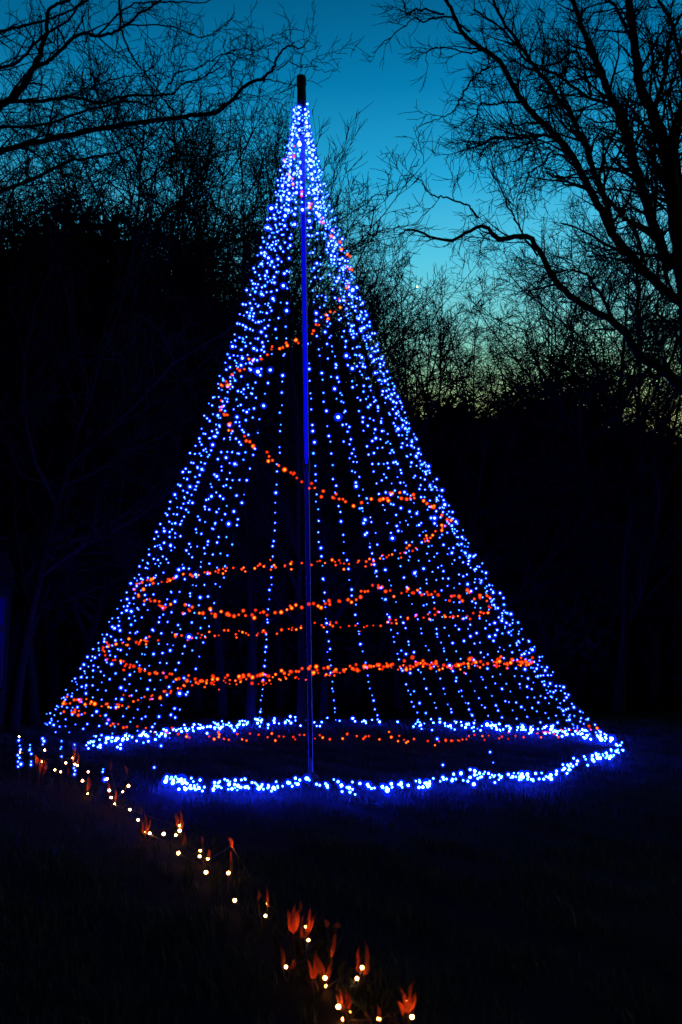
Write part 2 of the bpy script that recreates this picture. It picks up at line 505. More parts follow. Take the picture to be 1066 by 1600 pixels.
TREES = [
    (-30, 210, 24, 2, 0.3, 'leafless tree partly cut off at the far left edge of the photo', 1.2),
    (45, 190, 26, 2, 1.9, 'leafless spreading tree second from the left edge', 1.2),
    (120, 250, 22, 4, 0.7, 'low bushy leafless tree at left under the long overhanging limbs', 1.3),
    (190, 235, 25, 2, 2.8, 'leafless tree at left with a dense middle, right of the bushy low one', 1.1),
    (255, 215, 23, 0, 4.0, 'leafless upright tree a quarter of the way across from the left', 1.2),
    (312, 180, 24, 1, 0.9, 'tall slim leafless tree left of the dark double trunk', 1.1),
    (352, 165, 22, 0, 2.2, 'tall dark leafless tree left of the mast under the limb tip', 1.0),
    (392, 175, 21, 1, 5.0, 'leafless tree with a dark straight trunk nearest the left side of the cone', 1.0),
    (440, 185, 25, 0, 3.3, 'leafless tree standing right behind the mast tip', 0.9),
    (470, 212, 20, 3, 5.9, 'feathery broom shaped tree just right of the mast, seen through the light strands', 1.0),
    (506, 325, 22, 3, 2.1, 'second feathery broom shaped tree right of the mast, lower than the first', 1.0),
    (585, 425, 27, 1, 1.2, 'short leafless tree directly right of the upper cone', 1.3),
    (625, 415, 25, 0, 2.4, 'short leafless tree under the open sky gap, left of the star', 1.3),
    (690, 392, 26, 1, 0.2, 'rounded leafless tree just right of the star', 1.5),
    (740, 385, 24, 2, 3.6, 'leafless spreading tree under the long low limb', 1.2),
    (790, 365, 27, 4, 2.0, 'leafless tree between the low limb and the dark evergreens', 1.3),
    (850, 375, 25, 1, 4.4, 'leafless upright tree behind the lowest limb of the big right tree', 1.4),
    (905, 345, 28, 2, 1.1, 'leafless tree against the pale green glow, left of the big trunk', 1.2),
    (960, 350, 24, 0, 5.1, 'leafless upright tree in front of the yellow green glow at right', 1.4),
    (1015, 340, 26, 4, 0.5, 'leafless tree second from the right edge of the photo', 1.4),
    (28, 95, 18, 4, 5.5, 'leafless tree close behind the garden building, reaching up among the overhanging limbs', 1.0),
    (62, 150, 20, 2, 0.2, 'bushy leafless tree right of the one behind the garden building', 1.0),
    (5, 140, 23, 2, 2.2, 'leafless tree hard against the left edge of the photo', 1.2),
    (95, 185, 24, 4, 3.7, 'leafless tree filling the dark upper left between two limbs', 1.2),
    (20, 165, 28, 4, 0.9, 'leafless crown rising behind the far left trunks', 1.4),
    (70, 180, 32, 2, 3.3, 'far tall leafless crown behind the second tree from the left', 1.4),
    (135, 205, 33, 2, 1.2, 'far leafless crown at left below the crossing limbs', 1.4),
    (205, 215, 34, 4, 5.0, 'far leafless crown between the bushy tree and the slim trunks', 1.4),
    (265, 230, 34, 2, 2.5, 'far leafless crown behind the quarter way trunk', 1.4),
    (325, 220, 35, 4, 4.1, 'far leafless crown just left of the double trunk', 1.3),
    (405, 230, 34, 2, 0.6, 'far leafless crown right of the dark straight trunk', 1.2),
    (-10, 130, 22, 2, 4.4, 'near leafless tree in the upper left corner behind the overhanging limbs', 1.0),
    (85, 215, 29, 4, 2.3, 'farther leafless tree at left between two nearer crowns', 1.3),
    (155, 245, 30, 2, 5.2, 'far leafless tree low behind the others at left', 1.3),
    (222, 240, 30, 4, 1.4, 'far leafless tree behind the upright one at left', 1.3),
    (285, 225, 31, 2, 3.5, 'far leafless tree seen between slim trunks left of the cone', 1.3),
    (335, 200, 31, 4, 0.1, 'far leafless tree filling the gap left of the dark trunks', 1.3),
    (375, 260, 30, 2, 4.9, 'far leafless tree low between the two dark trunks', 1.3),
    (418, 255, 31, 1, 2.6, 'far leafless tree behind the upper left strands', 1.4),
    (470, 330, 32, 4, 1.0, 'far leafless tree low behind the mast', 1.3),
    (545, 390, 31, 0, 3.9, 'far leafless tree behind the upper right strands', 1.5),
    (715, 420, 33, 1, 5.5, 'far leafless tree between the rounded and the spreading one', 1.5),
    (655, 440, 34, 4, 2.2, 'far leafless tree right under the star', 1.3),
    (610, 455, 33, 2, 0.4, 'far leafless tree low at the foot of the sky gap', 1.3),
    (768, 425, 33, 2, 1.6, 'far leafless tree below the bend of the long low limb', 1.3),
    (832, 415, 32, 2, 3.0, 'far leafless tree behind the thick part of the low limb', 1.3),
    (878, 420, 33, 4, 4.6, 'far leafless tree left of the yellow green glow', 1.3),
    (995, 410, 33, 4, 2.7, 'far leafless tree right of the glow', 1.3),
    (735, 500, 36, 2, 5.1, 'low far leafless tree behind the evergreens right of the cone', 1.5),
    (815, 505, 36, 4, 0.3, 'low far leafless tree behind the pointed evergreen', 1.5),
    (905, 520, 36, 2, 2.9, 'low far leafless tree at the left side of the glow', 1.5),
    (665, 490, 36, 4, 4.2, 'low far leafless tree beneath the star', 1.5),
    (935, 420, 34, 2, 0.8, 'far leafless tree standing in the yellow green glow', 1.4),
    (1048, 390, 33, 4, 5.8, 'far leafless tree near the right edge', 1.4),
    (1075, 330, 25, 2, 2.9, 'leafless tree cut off by the right edge of the photo', 1.3),
]
for a in TREES:
    bare_tree(*a)

# ------------------------------------------------------------------ dark evergreens closing the view
def evergreen_meshes(H, R, n, seed):
    r = np.random.default_rng(seed)
    nb = 26
    # lumps through the crown, leaf faces on and inside each lump
    cz = r.uniform(0.06, 0.93, nb) * H
    frac = cz / H
    rr = R * np.sqrt(np.clip(1 - ((frac - .38) / .66) ** 2, 0.05, 1)) * r.uniform(.45, 1.0, nb)
    an = r.uniform(0, 6.28, nb)
    cx, cy = np.cos(an) * rr * .75, np.sin(an) * rr * .75
    lr = r.uniform(.45, .95, nb) * R * .5
    idx = r.integers(0, nb, n)
    u = r.normal(0, 1, (n, 3)); u /= np.linalg.norm(u, axis=1, keepdims=True)
    rad = lr[idx] * r.uniform(0, 1, n) ** .4 * 1.1
    P = np.stack([cx[idx], cy[idx], cz[idx]], -1) + u * rad[:, None] * np.array([1, 1, 1.15])
    P[:, 2] = np.clip(P[:, 2], 0.05, None)
    s = r.uniform(.05, .14, n) * (R / 2.2) ** .3
    a = r.normal(0, 1, (n, 3)); a /= np.linalg.norm(a, axis=1, keepdims=True)
    b = np.cross(a, r.normal(0, 1, (n, 3))); b /= np.linalg.norm(b, axis=1, keepdims=True)
    V = np.stack([P - a * s[:, None] * 1.5, P + b * s[:, None] * .7, P + a * s[:, None] * 1.5, P - b * s[:, None] * .7], 1)
    i = np.arange(n) * 4
    cme = mesh_np('evergreen_crown', V.reshape(-1, 3), np.stack([i, i + 1, i + 2, i + 3], -1))
    t = Tubes()
    t.add(wander((0, 0, -.2), (0, 0, 1), H * .85, 6, .04, .05), np.linspace(.12, .04, 7), 7)
    for q in range(nb):
        t.add(np.array([[0, 0, cz[q] * .7], [cx[q] * .5, cy[q] * .5, cz[q] * .86], [cx[q], cy[q], cz[q]]]), [.05, .035, .015], 4)
    return t.mesh('evergreen_trunk'), cme, H

ev = [evergreen_meshes(8, 2.6, 26000, 11), evergreen_meshes(8, 2.2, 24000, 12), evergreen_meshes(8, 3.0, 28000, 13)]
EVERGREENS = [
    (-15, 300, 27, 0, 'tall dark evergreen filling the far left edge below the limbs'), (120, 410, 32, 2, 'far evergreen at left rising above its neighbours'),
    (-60, 440, 30, 0, 'dense evergreen at the far left edge'), (20, 455, 28, 1, 'dense dark evergreen behind the garden building'),
    (95, 450, 31, 2, 'broad dark evergreen at left, right of the garden building'), (165, 475, 29, 0, 'dense evergreen at left below the bare bushy tree'),
    (235, 485, 31, 1, 'dense evergreen a quarter of the way in from the left'), (300, 505, 28, 2, 'dark evergreen just left of the cone behind its red loops'),
    (365, 520, 30, 0, 'dark evergreen behind the left strands of the cone'), (430, 540, 31, 1, 'dark evergreen behind the cone left of the mast'),
    (500, 600, 29, 2, 'dark evergreen directly behind the mast'), (565, 640, 30, 0, 'dark evergreen behind the right strands of the cone'),
    (625, 655, 28, 1, 'low dark evergreen just right of the cone'), (685, 650, 31, 2, 'broad low evergreen beneath the star'),
    (745, 625, 29, 0, 'dark evergreen right of the cone below the low limb'), (805, 600, 30, 1, 'pointed dark evergreen right of the middle under the bare trees'),
    (865, 660, 28, 2, 'low dark evergreen left of the yellow green glow'), (925, 690, 30, 0, 'low evergreen under the yellow green glow'),
    (985, 690, 29, 1, 'low evergreen right of the glow below the big tree'), (1045, 675, 30, 2, 'dark evergreen near the right edge'), (1110, 660, 28, 0, 'dark evergreen cut by the right edge'),
]
for i, (px, top, Y, k, lab) in enumerate(EVERGREENS):
    H = at(px, top, Y).z
    t = thing('evergreen_tree', lab, 'tree', (at(px, 1000, Y).x, Y, -.03), 'evergreens closing the view')
    t.rotation_euler = (0, 0, i * 1.7)
    s = H / 8 * (.90, .99, .84, .95, .88)[i % 5]
    for nm, me, mt in (('trunk', ev[k][0], M_BARK), ('crown', ev[k][1], M_EVER)):
        o = link(nm, me, mt, t)
        sw = 0.62 + 0.38 * s
        o.scale = (sw, sw, s)
# the solid far wood behind them
def wood_mass(n, x0, x1, y0, y1, hfun, seed):
    r = np.random.default_rng(seed)
    x = r.uniform(x0, x1, n); y = r.uniform(y0, y1, n)
    z = hfun(x) * r.uniform(0, 1, n) ** .9
    P = np.stack([x, y, z], -1)
    s = r.uniform(.2, .5, n)
    a = r.normal(0, 1, (n, 3)); a /= np.linalg.norm(a, axis=1, keepdims=True)
    b = np.cross(a, r.normal(0, 1, (n, 3))); b /= np.linalg.norm(b, axis=1, keepdims=True)
    V = np.stack([P - a * s[:, None] * 1.3, P + b * s[:, None] * .8, P + a * s[:, None] * 1.3, P - b * s[:, None] * .8], 1)
    i = np.arange(n) * 4
    return mesh_np('undergrowth', V.reshape(-1, 3), np.stack([i, i + 1, i + 2, i + 3], -1))

def wood_h(x):
    px = 533 + x / 37.0 * F
    yt = np.interp(px, [-300, 0, 200, 330, 420, 500, 620, 760, 880, 960, 1066, 1400], [470, 480, 500, 530, 560, 640, 680, 670, 690, 690, 690, 670])
    h = (1013 - yt) / F * 37.0 + 1.7
    return h * (0.93 + 0.07 * np.sin(x * 1.7) + 0.04 * np.sin(x * 4.1 + 1))
uw = link('undergrowth', wood_mass(60000, -34, 34, 34, 40, wood_h, 5), M_EVER)
tag(uw, 'dense dark wood closing the view behind the trees', 'wood', kind='stuff')

# ------------------------------------------------------------------ big overhanging trees with traced limbs
def smooth_path(pts, n):
    """Catmull-Rom through 3-D points"""
    P = np.array(pts, float)
    P = np.vstack([2 * P[0] - P[1], P, 2 * P[-1] - P[-2]])
    o = []
    m = len(P) - 3
    per = max(2, n // m)
    for i in range(m):
        p0, p1, p2, p3 = P[i:i + 4]
        for t in np.linspace(0, 1, per, endpoint=False):
            o.append(.5 * ((2 * p1) + (-p0 + p2) * t + (2 * p0 - 5 * p1 + 4 * p2 - p3) * t * t + (-p0 + 3 * p1 - 3 * p2 + p3) * t ** 3))
    o.append(P[-2])
    return np.array(o)


def big_tree(name, label, base, limbs, trunk, spec, rmin, jitter, wk=1.0):
    t = thing(name, label, 'tree', (base[0], base[1], 0))
    off = np.array([base[0], base[1], 0])
    tw = Tubes()
    tp = smooth_path([np.array(p) for p in trunk[0]], 16) - off
    tt = Tubes(); tt.add(tp, np.interp(np.linspace(0, 1, len(tp)), np.linspace(0, 1, len(trunk[1])), trunk[1]), 10)
    tt.build('trunk', M_BARK, t)
    for (poly, Y0, Y1, w0, w1, mult) in limbs:
        m = len(poly)
        pts = [np.array(at(x, y, Y0 + (Y1 - Y0) * i / (m - 1))) + (rng.normal(0, .03, 3) if 0 < i < m - 1 else 0) for i, (x, y) in enumerate(poly)]
        P = smooth_path(pts, 6 * m) - off
        # knobbly bends
        P[1:-1] += rng.normal(0, jitter, (len(P) - 2, 3))
        ym = (Y0 + Y1) / 2
        r0, r1 = w0 * wk / 2 / F * Y0, w1 * wk / 2 / F * Y1
        lb = Tubes(); lb.add(P, np.linspace(r0, r1, len(P)), 7)
        lb.build('limb', M_BARK, t)
        sp = [list(s) for s in spec]
        sp[0][0] *= mult * (1.55 if poly[0][0] > 880 and mult >= 1 else 1.0)
        kr = min(1.0, .45 + .55 * mult) if mult < 1 else 1.0
        sp[0][1] = (sp[0][1][0] * kr, sp[0][1][1] * kr * kr)
        sprout(tw, P, r0, r1, 0, [tuple(s) for s in sp], rmin)
    o = tw.build('twigs', M_TWIG, t)
    tag(o, kind='stuff')
    print(label, 'twigs', len(o.data.polygons))
    return t

YR = 9.0
R_LIMBS = [
    ([(1063, 400), (1045, 250), (1020, 180), (1000, 130), (985, 50), (975, -60)], 9.2, 9.0, 34, 16, 1.0),
    ([(1050, 420), (1033, 380), (993, 260), (973, 200), (948, 140), (923, 85), (903, 25), (880, -60)], 9.1, 8.6, 26, 9, 1.0),
    ([(1085, 475), (1066, 460), (1013, 420), (958, 360), (933, 305), (883, 235), (853, 195), (813, 155), (773, 107), (733, 60), (698, 10), (680, -30)], 9.2, 8.2, 22, 7, .8),
    ([(1090, 640), (1040, 590), (998, 550), (968, 515), (923, 485), (873, 445), (823, 380), (785, 365), (748, 360), (698, 370), (655, 366), (623, 367)], 9.3, 8.0, 22, 3, .7),
    ([(893, 250), (870, 218), (840, 210), (803, 215), (775, 224), (748, 232), (715, 238)], 8.9, 8.3, 9, 3, 1.2),
    ([(813, 160), (790, 157), (773, 155), (748, 165), (733, 190), (730, 218), (736, 240)], 8.6, 8.2, 6, 2, .7),
    ([(765, 105), (740, 118), (722, 140), (705, 165), (690, 180), (660, 195)], 8.5, 8.1, 6, 2, .6),
    ([(751, 80), (725, 78), (700, 72), (680, 65), (668, 85), (668, 105)], 8.5, 8.1, 4.5, 1.5, .55),
    ([(735, 50), (700, 22), (665, 22), (645, 32), (612, 55), (582, 82)], 8.4, 7.9, 5, 2, .4),
    ([(695, 22), (655, 22), (635, 18), (622, 0), (610, -30)], 8.4, 8.1, 5, 3, .4),
    ([(748, 340), (735, 322), (700, 310), (672, 298), (655, 285), (640, 270)], 8.2, 7.9, 5, 2, .6),
    ([(840, 400), (800, 345), (780, 300), (766, 265), (757, 240)], 8.5, 8.3, 5, 2, 1.0),
    ([(935, 310), (900, 270), (870, 240), (850, 260), (825, 275), (820, 300)], 8.8, 8.4, 6, 2, 1.0),
    ([(958, 365), (935, 300), (925, 250), (890, 200), (860, 150), (820, 80), (780, 20), (760, -30)], 9.0, 8.4, 14, 6, 1.0),
    ([(1000, 270), (985, 200), (960, 180), (920, 150), (870, 110), (830, 95), (790, 60), (740, 15)], 9.0, 8.5, 10, 4, 1.0),
    ([(925, 150), (905, 88), (870, 100), (845, 112), (825, 118)], 8.8, 8.6, 7, 4, 1.0),
    ([(1045, 255), (1055, 180), (1075, 140), (1100, 90)], 9.1, 9.0, 14, 8, 1.0),
    ([(1020, 180), (1035, 120), (1050, 60), (1070, 10)], 9.1, 9.2, 12, 6, 1.2),
    ([(1095, 380), (1075, 330), (1062, 240), (1066, 150), (1050, 60), (1020, -20)], 9.6, 9.8, 14, 7, 1.0),
    ([(985, 60), (960, 20), (940, -20)], 8.9, 8.9, 10, 6, 1.2),
    ([(998, 550), (1005, 470), (990, 420), (960, 400), (930, 395), (905, 380)], 9.1, 8.9, 8, 3, 1.2),
    ([(968, 515), (940, 455), (920, 430), (885, 420), (860, 430), (830, 445)], 9.0, 8.7, 8, 3, 1.2),
    ([(1040, 590), (1050, 520), (1030, 480), (1040, 430), (1030, 400)], 9.3, 9.3, 8, 4, 1.2),
]
R_SPEC = [(8.0, (0.4, 1.25), 0.75, 0.17, 0.02, 0.05), (11.0, 0.40, 0.7, 0.18, 0.0, 0.1), (17, (0.08, 0.30), 0.65, 0.16, 0.08, 0.1)]
tb = np.array(at(1150, 1000, 9.5))
trunk = ([(tb[0], 9.5, -.2), (tb[0] - .05, 9.5, 1.2), tuple(at(1130, 800, 9.45)), tuple(at(1100, 650, 9.4)), tuple(at(1085, 470, 9.3)), tuple(at(1063, 390, 9.2))], [.42, .33, .27, .22, .17, .12])
big_tree('big_tree', 'large leafless tree at right whose forked trunk and arching limbs fill the upper right sky', (tb[0], 9.5), R_LIMBS, trunk, R_SPEC, 0.0034, .007, 0.72)

L_LIMBS = [
    ([(-40, 190), (30, 140), (62, 95), (75, 45), (88, 22), (110, 0)], 7.6, 7.4, 22, 7, 1.4),
    ([(60, 105), (85, 85), (120, 65), (160, 55), (185, 45), (225, 20), (262, -8)], 7.5, 7.0, 11, 6, 1.3),
    ([(180, -40), (187, 0), (188, 30), (197, 65), (218, 105), (242, 140), (268, 165), (290, 172)], 7.2, 7.0, 8, 3, 0.8),
    ([(-40, 160), (60, 150), (110, 149), (150, 149), (210, 149), (262, 139), (290, 130), (322, 117), (350, 100)], 7.6, 6.9, 12, 3, 1.4),
    ([(-60, 250), (60, 222), (162, 205), (220, 195), (290, 182), (340, 165), (380, 145), (412, 128), (432, 108), (444, 92), (454, 76), (472, 74), (484, 62)], 7.7, 6.7, 16, 3, 1.2),
    ([(412, 129), (428, 128), (448, 131), (466, 132)], 6.8, 6.7, 4.5, 2.2, 0.6),
    ([(432, 110), (450, 113), (470, 113), (486, 104), (502, 97), (516, 100), (530, 96)], 6.7, 6.6, 4, 1.4, .6),
    ([(486, 104), (492, 88), (505, 80), (520, 68), (528, 55)], 6.65, 6.6, 2.5, 1.2, .8),
    ([(470, 113), (478, 90), (488, 70), (482, 40)], 6.65, 6.6, 2.5, 1.2, .8),
    ([(-30, 200), (60, 180), (150, 176), (200, 168), (240, 172), (262, 185)], 7.6, 7.1, 9, 3, 1.4),
    ([(185, 45), (215, 40), (260, 44), (305, 49), (340, 48), (360, 38), (366, 18)], 7.1, 6.8, 5, 1.8, 1.2),
    ([(150, 58), (200, 22), (260, 10), (320, 2), (350, -10)], 7.2, 6.9, 6, 2.5, 1.3),
    ([(262, 140), (280, 120), (310, 95), (345, 85), (375, 75), (405, 80)], 7.0, 6.7, 5, 2, 1.6),
    ([(322, 117), (350, 95), (380, 88), (410, 75), (432, 66)], 6.9, 6.7, 4, 1.6, 1.6),
    ([(340, 165), (370, 150), (375, 130), (390, 110), (420, 92)], 6.9, 6.7, 4, 1.6, 1.3),
    ([(110, 149), (150, 130), (190, 118), (225, 110), (250, 90)], 7.3, 7.0, 5, 1.8, 1.4),
    ([(-60, 320), (40, 280), (110, 250), (170, 235), (225, 215)], 7.7, 7.2, 12, 4, 1.4),
    ([(-60, 60), (0, 50), (50, 30), (100, 25), (150, -10)], 7.6, 7.3, 10, 5, 1.6),
    ([(-60, 110), (10, 90), (60, 60), (110, 20), (140, -30)], 7.8, 7.7, 10, 5, 1.6),
]
L_SPEC = [(6.0, (0.2, 0.7), 0.8, 0.22, 0.05, 0.05), (8.5, 0.40, 0.8, 0.22, 0.03, 0.1), (13.0, (0.05, 0.17), 0.75, 0.18, 0.06, 0.15)]
tb = np.array(at(-190, 1000, 7.9))
trunk = ([(tb[0], 7.9, -.2), (tb[0] + .03, 7.9, 1.2), tuple(at(-150, 600, 7.85)), tuple(at(-110, 400, 7.8)), tuple(at(-60, 240, 7.7)), tuple(at(-30, 130, 7.65)), tuple(at(-10, -40, 7.6))], [.4, .3, .25, .2, .15, .11, .07])
big_tree('big_tree', 'leafless tree beyond the left edge whose knobbly limbs reach across to the mast tip', (tb[0], 7.9), L_LIMBS, trunk, L_SPEC, 0.003, .005, 0.6)

# ------------------------------------------------------------------ evening star between the tree tops
sp = at(652, 448, 900)
v = []; f = []
def ball_mesh(name, r, seg=8, rings=5, mat=None):
    vs = [(0, 0, r)]; fs = []
    for i in range(1, rings):
        a = math.pi * i / rings
        for j in range(seg):
            b = 2 * math.pi * j / seg
            vs.append((r * math.sin(a) * math.cos(b), r * math.sin(a) * math.sin(b), r * math.cos(a)))
    vs.append((0, 0, -r))
    for j in range(seg): fs.append((0, 1 + j, 1 + (j + 1) % seg))
    for i in range(rings - 2):
        for j in range(seg):
            a = 1 + i * seg + j; b = 1 + i * seg + (j + 1) % seg
            fs.append((a, a + seg, b + seg, b))
    e = len(vs) - 1
    for j in range(seg): fs.append((e, 1 + (rings - 2) * seg + (j + 1) % seg, 1 + (rings - 2) * seg + j))
    me = bpy.data.meshes.new(name); me.from_pydata(vs, [], fs)
    return me
st = link('star', ball_mesh('star', 1.0), M_STAR, None, sp)
tag(st, 'tiny pale yellow star low in the sky above the bare tree tops', 'star')

# ------------------------------------------------------------------ lamps
def bulb_mesh(name, r, core, lens, halo_k=2.0):
    """a rice-grain lamp with a mostly clear shell (lens) round it that paints bloom: two materials, 60 faces"""
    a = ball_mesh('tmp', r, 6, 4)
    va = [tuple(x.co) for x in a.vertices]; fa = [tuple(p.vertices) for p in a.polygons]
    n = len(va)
    vb = [(x * halo_k, y * halo_k, z * halo_k) for x, y, z in va]
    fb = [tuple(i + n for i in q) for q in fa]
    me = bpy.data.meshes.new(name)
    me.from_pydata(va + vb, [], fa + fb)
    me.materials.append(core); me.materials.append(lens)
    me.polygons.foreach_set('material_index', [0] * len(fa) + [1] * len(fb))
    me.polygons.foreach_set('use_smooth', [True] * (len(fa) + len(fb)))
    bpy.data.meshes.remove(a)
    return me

BR = 0.0128
ME_BLUE = [bulb_mesh('blue_bulb', BR * s, c, l, 2.7) for s, c, l in zip((1.25, 1.0, .85), M_BLUE, M_BHALO)]
ME_RING = [bulb_mesh('ring_bulb', BR * s, c, l, 2.8) for s, c, l in zip((1.25, 1.0, .85), M_RING, M_BHALO)]
ME_RED = [bulb_mesh('red_bulb', 0.0135 * s, c, l, 1.9) for s, c, l in zip((1.15, 1.0, .9), M_RED, M_RHALO)]
M_AMBER = emit('added_amber_led', (1.0, 0.30, 0.05), 95.0)  # for the unseen lamps added to light leaves from behind
ME_AMBER = [bulb_mesh('added_amber_bulb', 0.0105, M_AMBER, M_WHALO, 1.4)]
ME_WARM = [bulb_mesh('warm_bulb', 0.0125, M_WARM, M_WHALO, 1.6)]


def light_string(name, label, group, pts_wire, bulbs, meshes, probs, loc, sides=3, wr=0.0025, scale=1.0):
    """bulbs: list of 3-D points; one thing with a cable and each bulb as parts"""
    t = thing(name, label, 'string lights', loc, group)
    off = np.array(loc, float)
    tb = Tubes()
    tb.add(np.array(pts_wire) - off, np.full(len(pts_wire), wr), sides)
    tb.build('cable', M_WIRE, t)
    kinds = rng.choice(len(meshes), len(bulbs), p=probs)
    for k, p in zip(kinds, bulbs):
        o = bpy.data.objects.new('bulb', meshes[k])
        COL.objects.link(o)
        o.parent = t
        o.location = Vector(p) - Vector(off)
        s = scale * rng.uniform(.75, 1.2) * (min(1.0, .45 + .06 * p[1]) if len(meshes) == 1 else (1.25 if meshes is ME_RED else 1.5) if rng.uniform() < .07 else 1.0)
        o.scale = (s, s, s)
        o.rotation_euler = (rng.uniform(0, 6), rng.uniform(0, 6), 0)
    return t


# mast
MB = ground(486, 1218)
MT = at(471, 118, MB.y + .05)
Mv = Vector(MT) - Vector(MB)
def mast_at(py):
    """point of the mast axis seen at picture row py"""
    lo, hi = 0.0, 1.0
    for _ in range(40):
        m = (lo + hi) / 2
        p = MB + Mv * m - CAM
        yy = 800 - F * (p.dot(UP) / p.dot(FW))
        if yy > py: lo = m
        else: hi = m
    return MB + Mv * lo
mast = thing('mast', 'tall slim pole with a dark wooden tip carrying the cone of light strands', 'mast', MB)
o3 = np.array(MB)
for (ya, yb, mt) in ((290, 726, 0), (729, 1188, 1)):  # added glowing strips before the pole, standing in for blue light on it
    t = Tubes()
    fo = np.array((0.0, -.032, 0.0))
    t.add([np.array(mast_at(y)) - o3 + fo for y in np.linspace(yb, ya, 6)], np.full(6, .024), 8, True)
    t.build('pole_glow', M_POLEGLOW[mt], mast)
t = Tubes()
pp = [np.array(mast_at(y)) - o3 for y in (1218, 1190, 900, 600, 300, 200)]
pp[0][2] -= 0.1
t.add(pp, [.034, .032, .034, .037, .041, .043], 12); t.build('pole', M_POLE, mast)
t = Tubes()
pp = [np.array(mast_at(y)) - o3 for y in (215, 200, 160, 135)]
t.add(pp, [.050, .068, .070, .064], 12, True); t.build('wooden_tip', M_WOOD, mast)
t = Tubes()
pp = [np.array(mast_at(y)) - o3 for y in (136, 133, 121, 119)]
t.add(pp, [.066, .074, .072, .05], 12, True); t.build('cap', M_WOOD, mast)
t = Tubes()
pe = np.array(mast_at(1190)) - o3
t.add([np.array((-.012, -.04, -.1)), pe + np.array((-.004, -.065, -.05)), pe + np.array((.0, -.05, .06))], [.022, .022, .018], 8, True); t.build('ground_stake', M_WOOD, mast)
t = Tubes()
pp = [np.array(mast_at(y)) - o3 for y in (737, 735, 719, 717)]
t.add(pp, [.036, .05, .05, .036], 12, True); t.build('joint_sleeve', M_WIRE, mast)
t = Tubes()
pp = [np.array(mast_at(y)) - o3 for y in (1216, 1212, 1211, 1206)]
t.add(pp, [.10, .10, .06, .045], 14, True); t.build('base_plate', M_WIRE, mast)
MTOP = Vector(mast_at(168))
HT = MTOP.z

# ring on the ground
FAR = [(132, 1163), (150, 1161), (190, 1155), (240, 1147), (290, 1139), (340, 1133), (400, 1129), (470, 1127), (540, 1128), (600, 1131), (650, 1131), (720, 1134), (790, 1137), (850, 1140), (900, 1145), (940, 1151), (968, 1160)]
NEAR = [(972, 1163), (958, 1178), (908, 1188), (876, 1206), (849, 1217), (803, 1211), (776, 1216), (740, 1213), (712, 1213), (685, 1221), (650, 1224), (607, 1230), (560, 1232), (520, 1227), (490, 1225), (440, 1227), (400, 1226), (350, 1227), (310, 1230), (280, 1222), (255, 1215)]
def gpath(px): return [np.array(ground(x, y, .03)) for x, y in px]
far3, near3 = gpath(FAR), gpath(NEAR)
allp = np.array(far3 + near3)
RC = np.array([(allp[:, 0].min() + allp[:, 0].max()) / 2, (allp[:, 1].min() + allp[:, 1].max()) / 2])
RX = (allp[:, 0].max() - allp[:, 0].min()) / 2; RYY = (allp[:, 1].max() - allp[:, 1].min()) / 2
print('mast', MB, HT, 'ring', RC, RX, RYY)

def resample(P, w=None, n=100):
    """n points along polyline P, density following w(u) if given"""
    P = np.array(P); s = np.concatenate([[0], np.cumsum(np.linalg.norm(np.diff(P, axis=0), axis=1))])
    u = np.sort(rng.uniform(0, 1, n * 6))
    if w is not None:
        keep = rng.uniform(0, 1, len(u)) < w(u)
        u = u[keep]
    u = rng.choice(u, n, replace=False) if len(u) >= n else u
    u = np.sort(u)
    return np.stack([np.interp(u * s[-1], s, P[:, k]) for k in range(3)], -1)

def px_resample(px, n, w=None, jx=4, jy=4):
    P = np.array([(x, y, 0) for x, y in px], float)
    q = resample(P, w, n)
    return [(x + rng.normal(0, jx), y + rng.normal(0, jy)) for x, y, _ in q]

wf = lambda u: np.interp(u, [0, .3, .34, .42, .6, .66, 1], [.9, .85, .6, .25, .24, .5, 1])
fb = [ground(x, y, max(.015, rng.normal(.055, .03))) for x, y in px_resample(FAR, 300, wf, 3.5, 4.2)]
light_string('ring_lights', 'white blue light string heaped along the far side of the ground ring', None, far3, fb, ME_RING, [.28, .5, .22], far3[len(far3) // 2], scale=1.3)
nbp = [ground(x, y, max(.015, rng.normal(.055, .03))) for x, y in px_resample(NEAR, 275, lambda u: np.interp(u, [0, .14, .25, .3, .55, .7, 1], [1, .9, .6, .45, .42, .55, .95]), 4, 4.2)]
light_string('ring_lights', 'white blue light string lying along the near side of the ground ring', None, near3, nbp, ME_RING, [.22, .5, .28], near3[len(near3) // 2], scale=1.15)

# strands
def gsag(v, k):
    return k * v + (1 - k) * v ** 2.6

def strand_point(A, top, v, k):
    gg = gsag(v, k)
    return Vector((top.x + (A.x - top.x) * gg, top.y + (A.y - top.y) * gg, top.z + (A.z - top.z) * v))

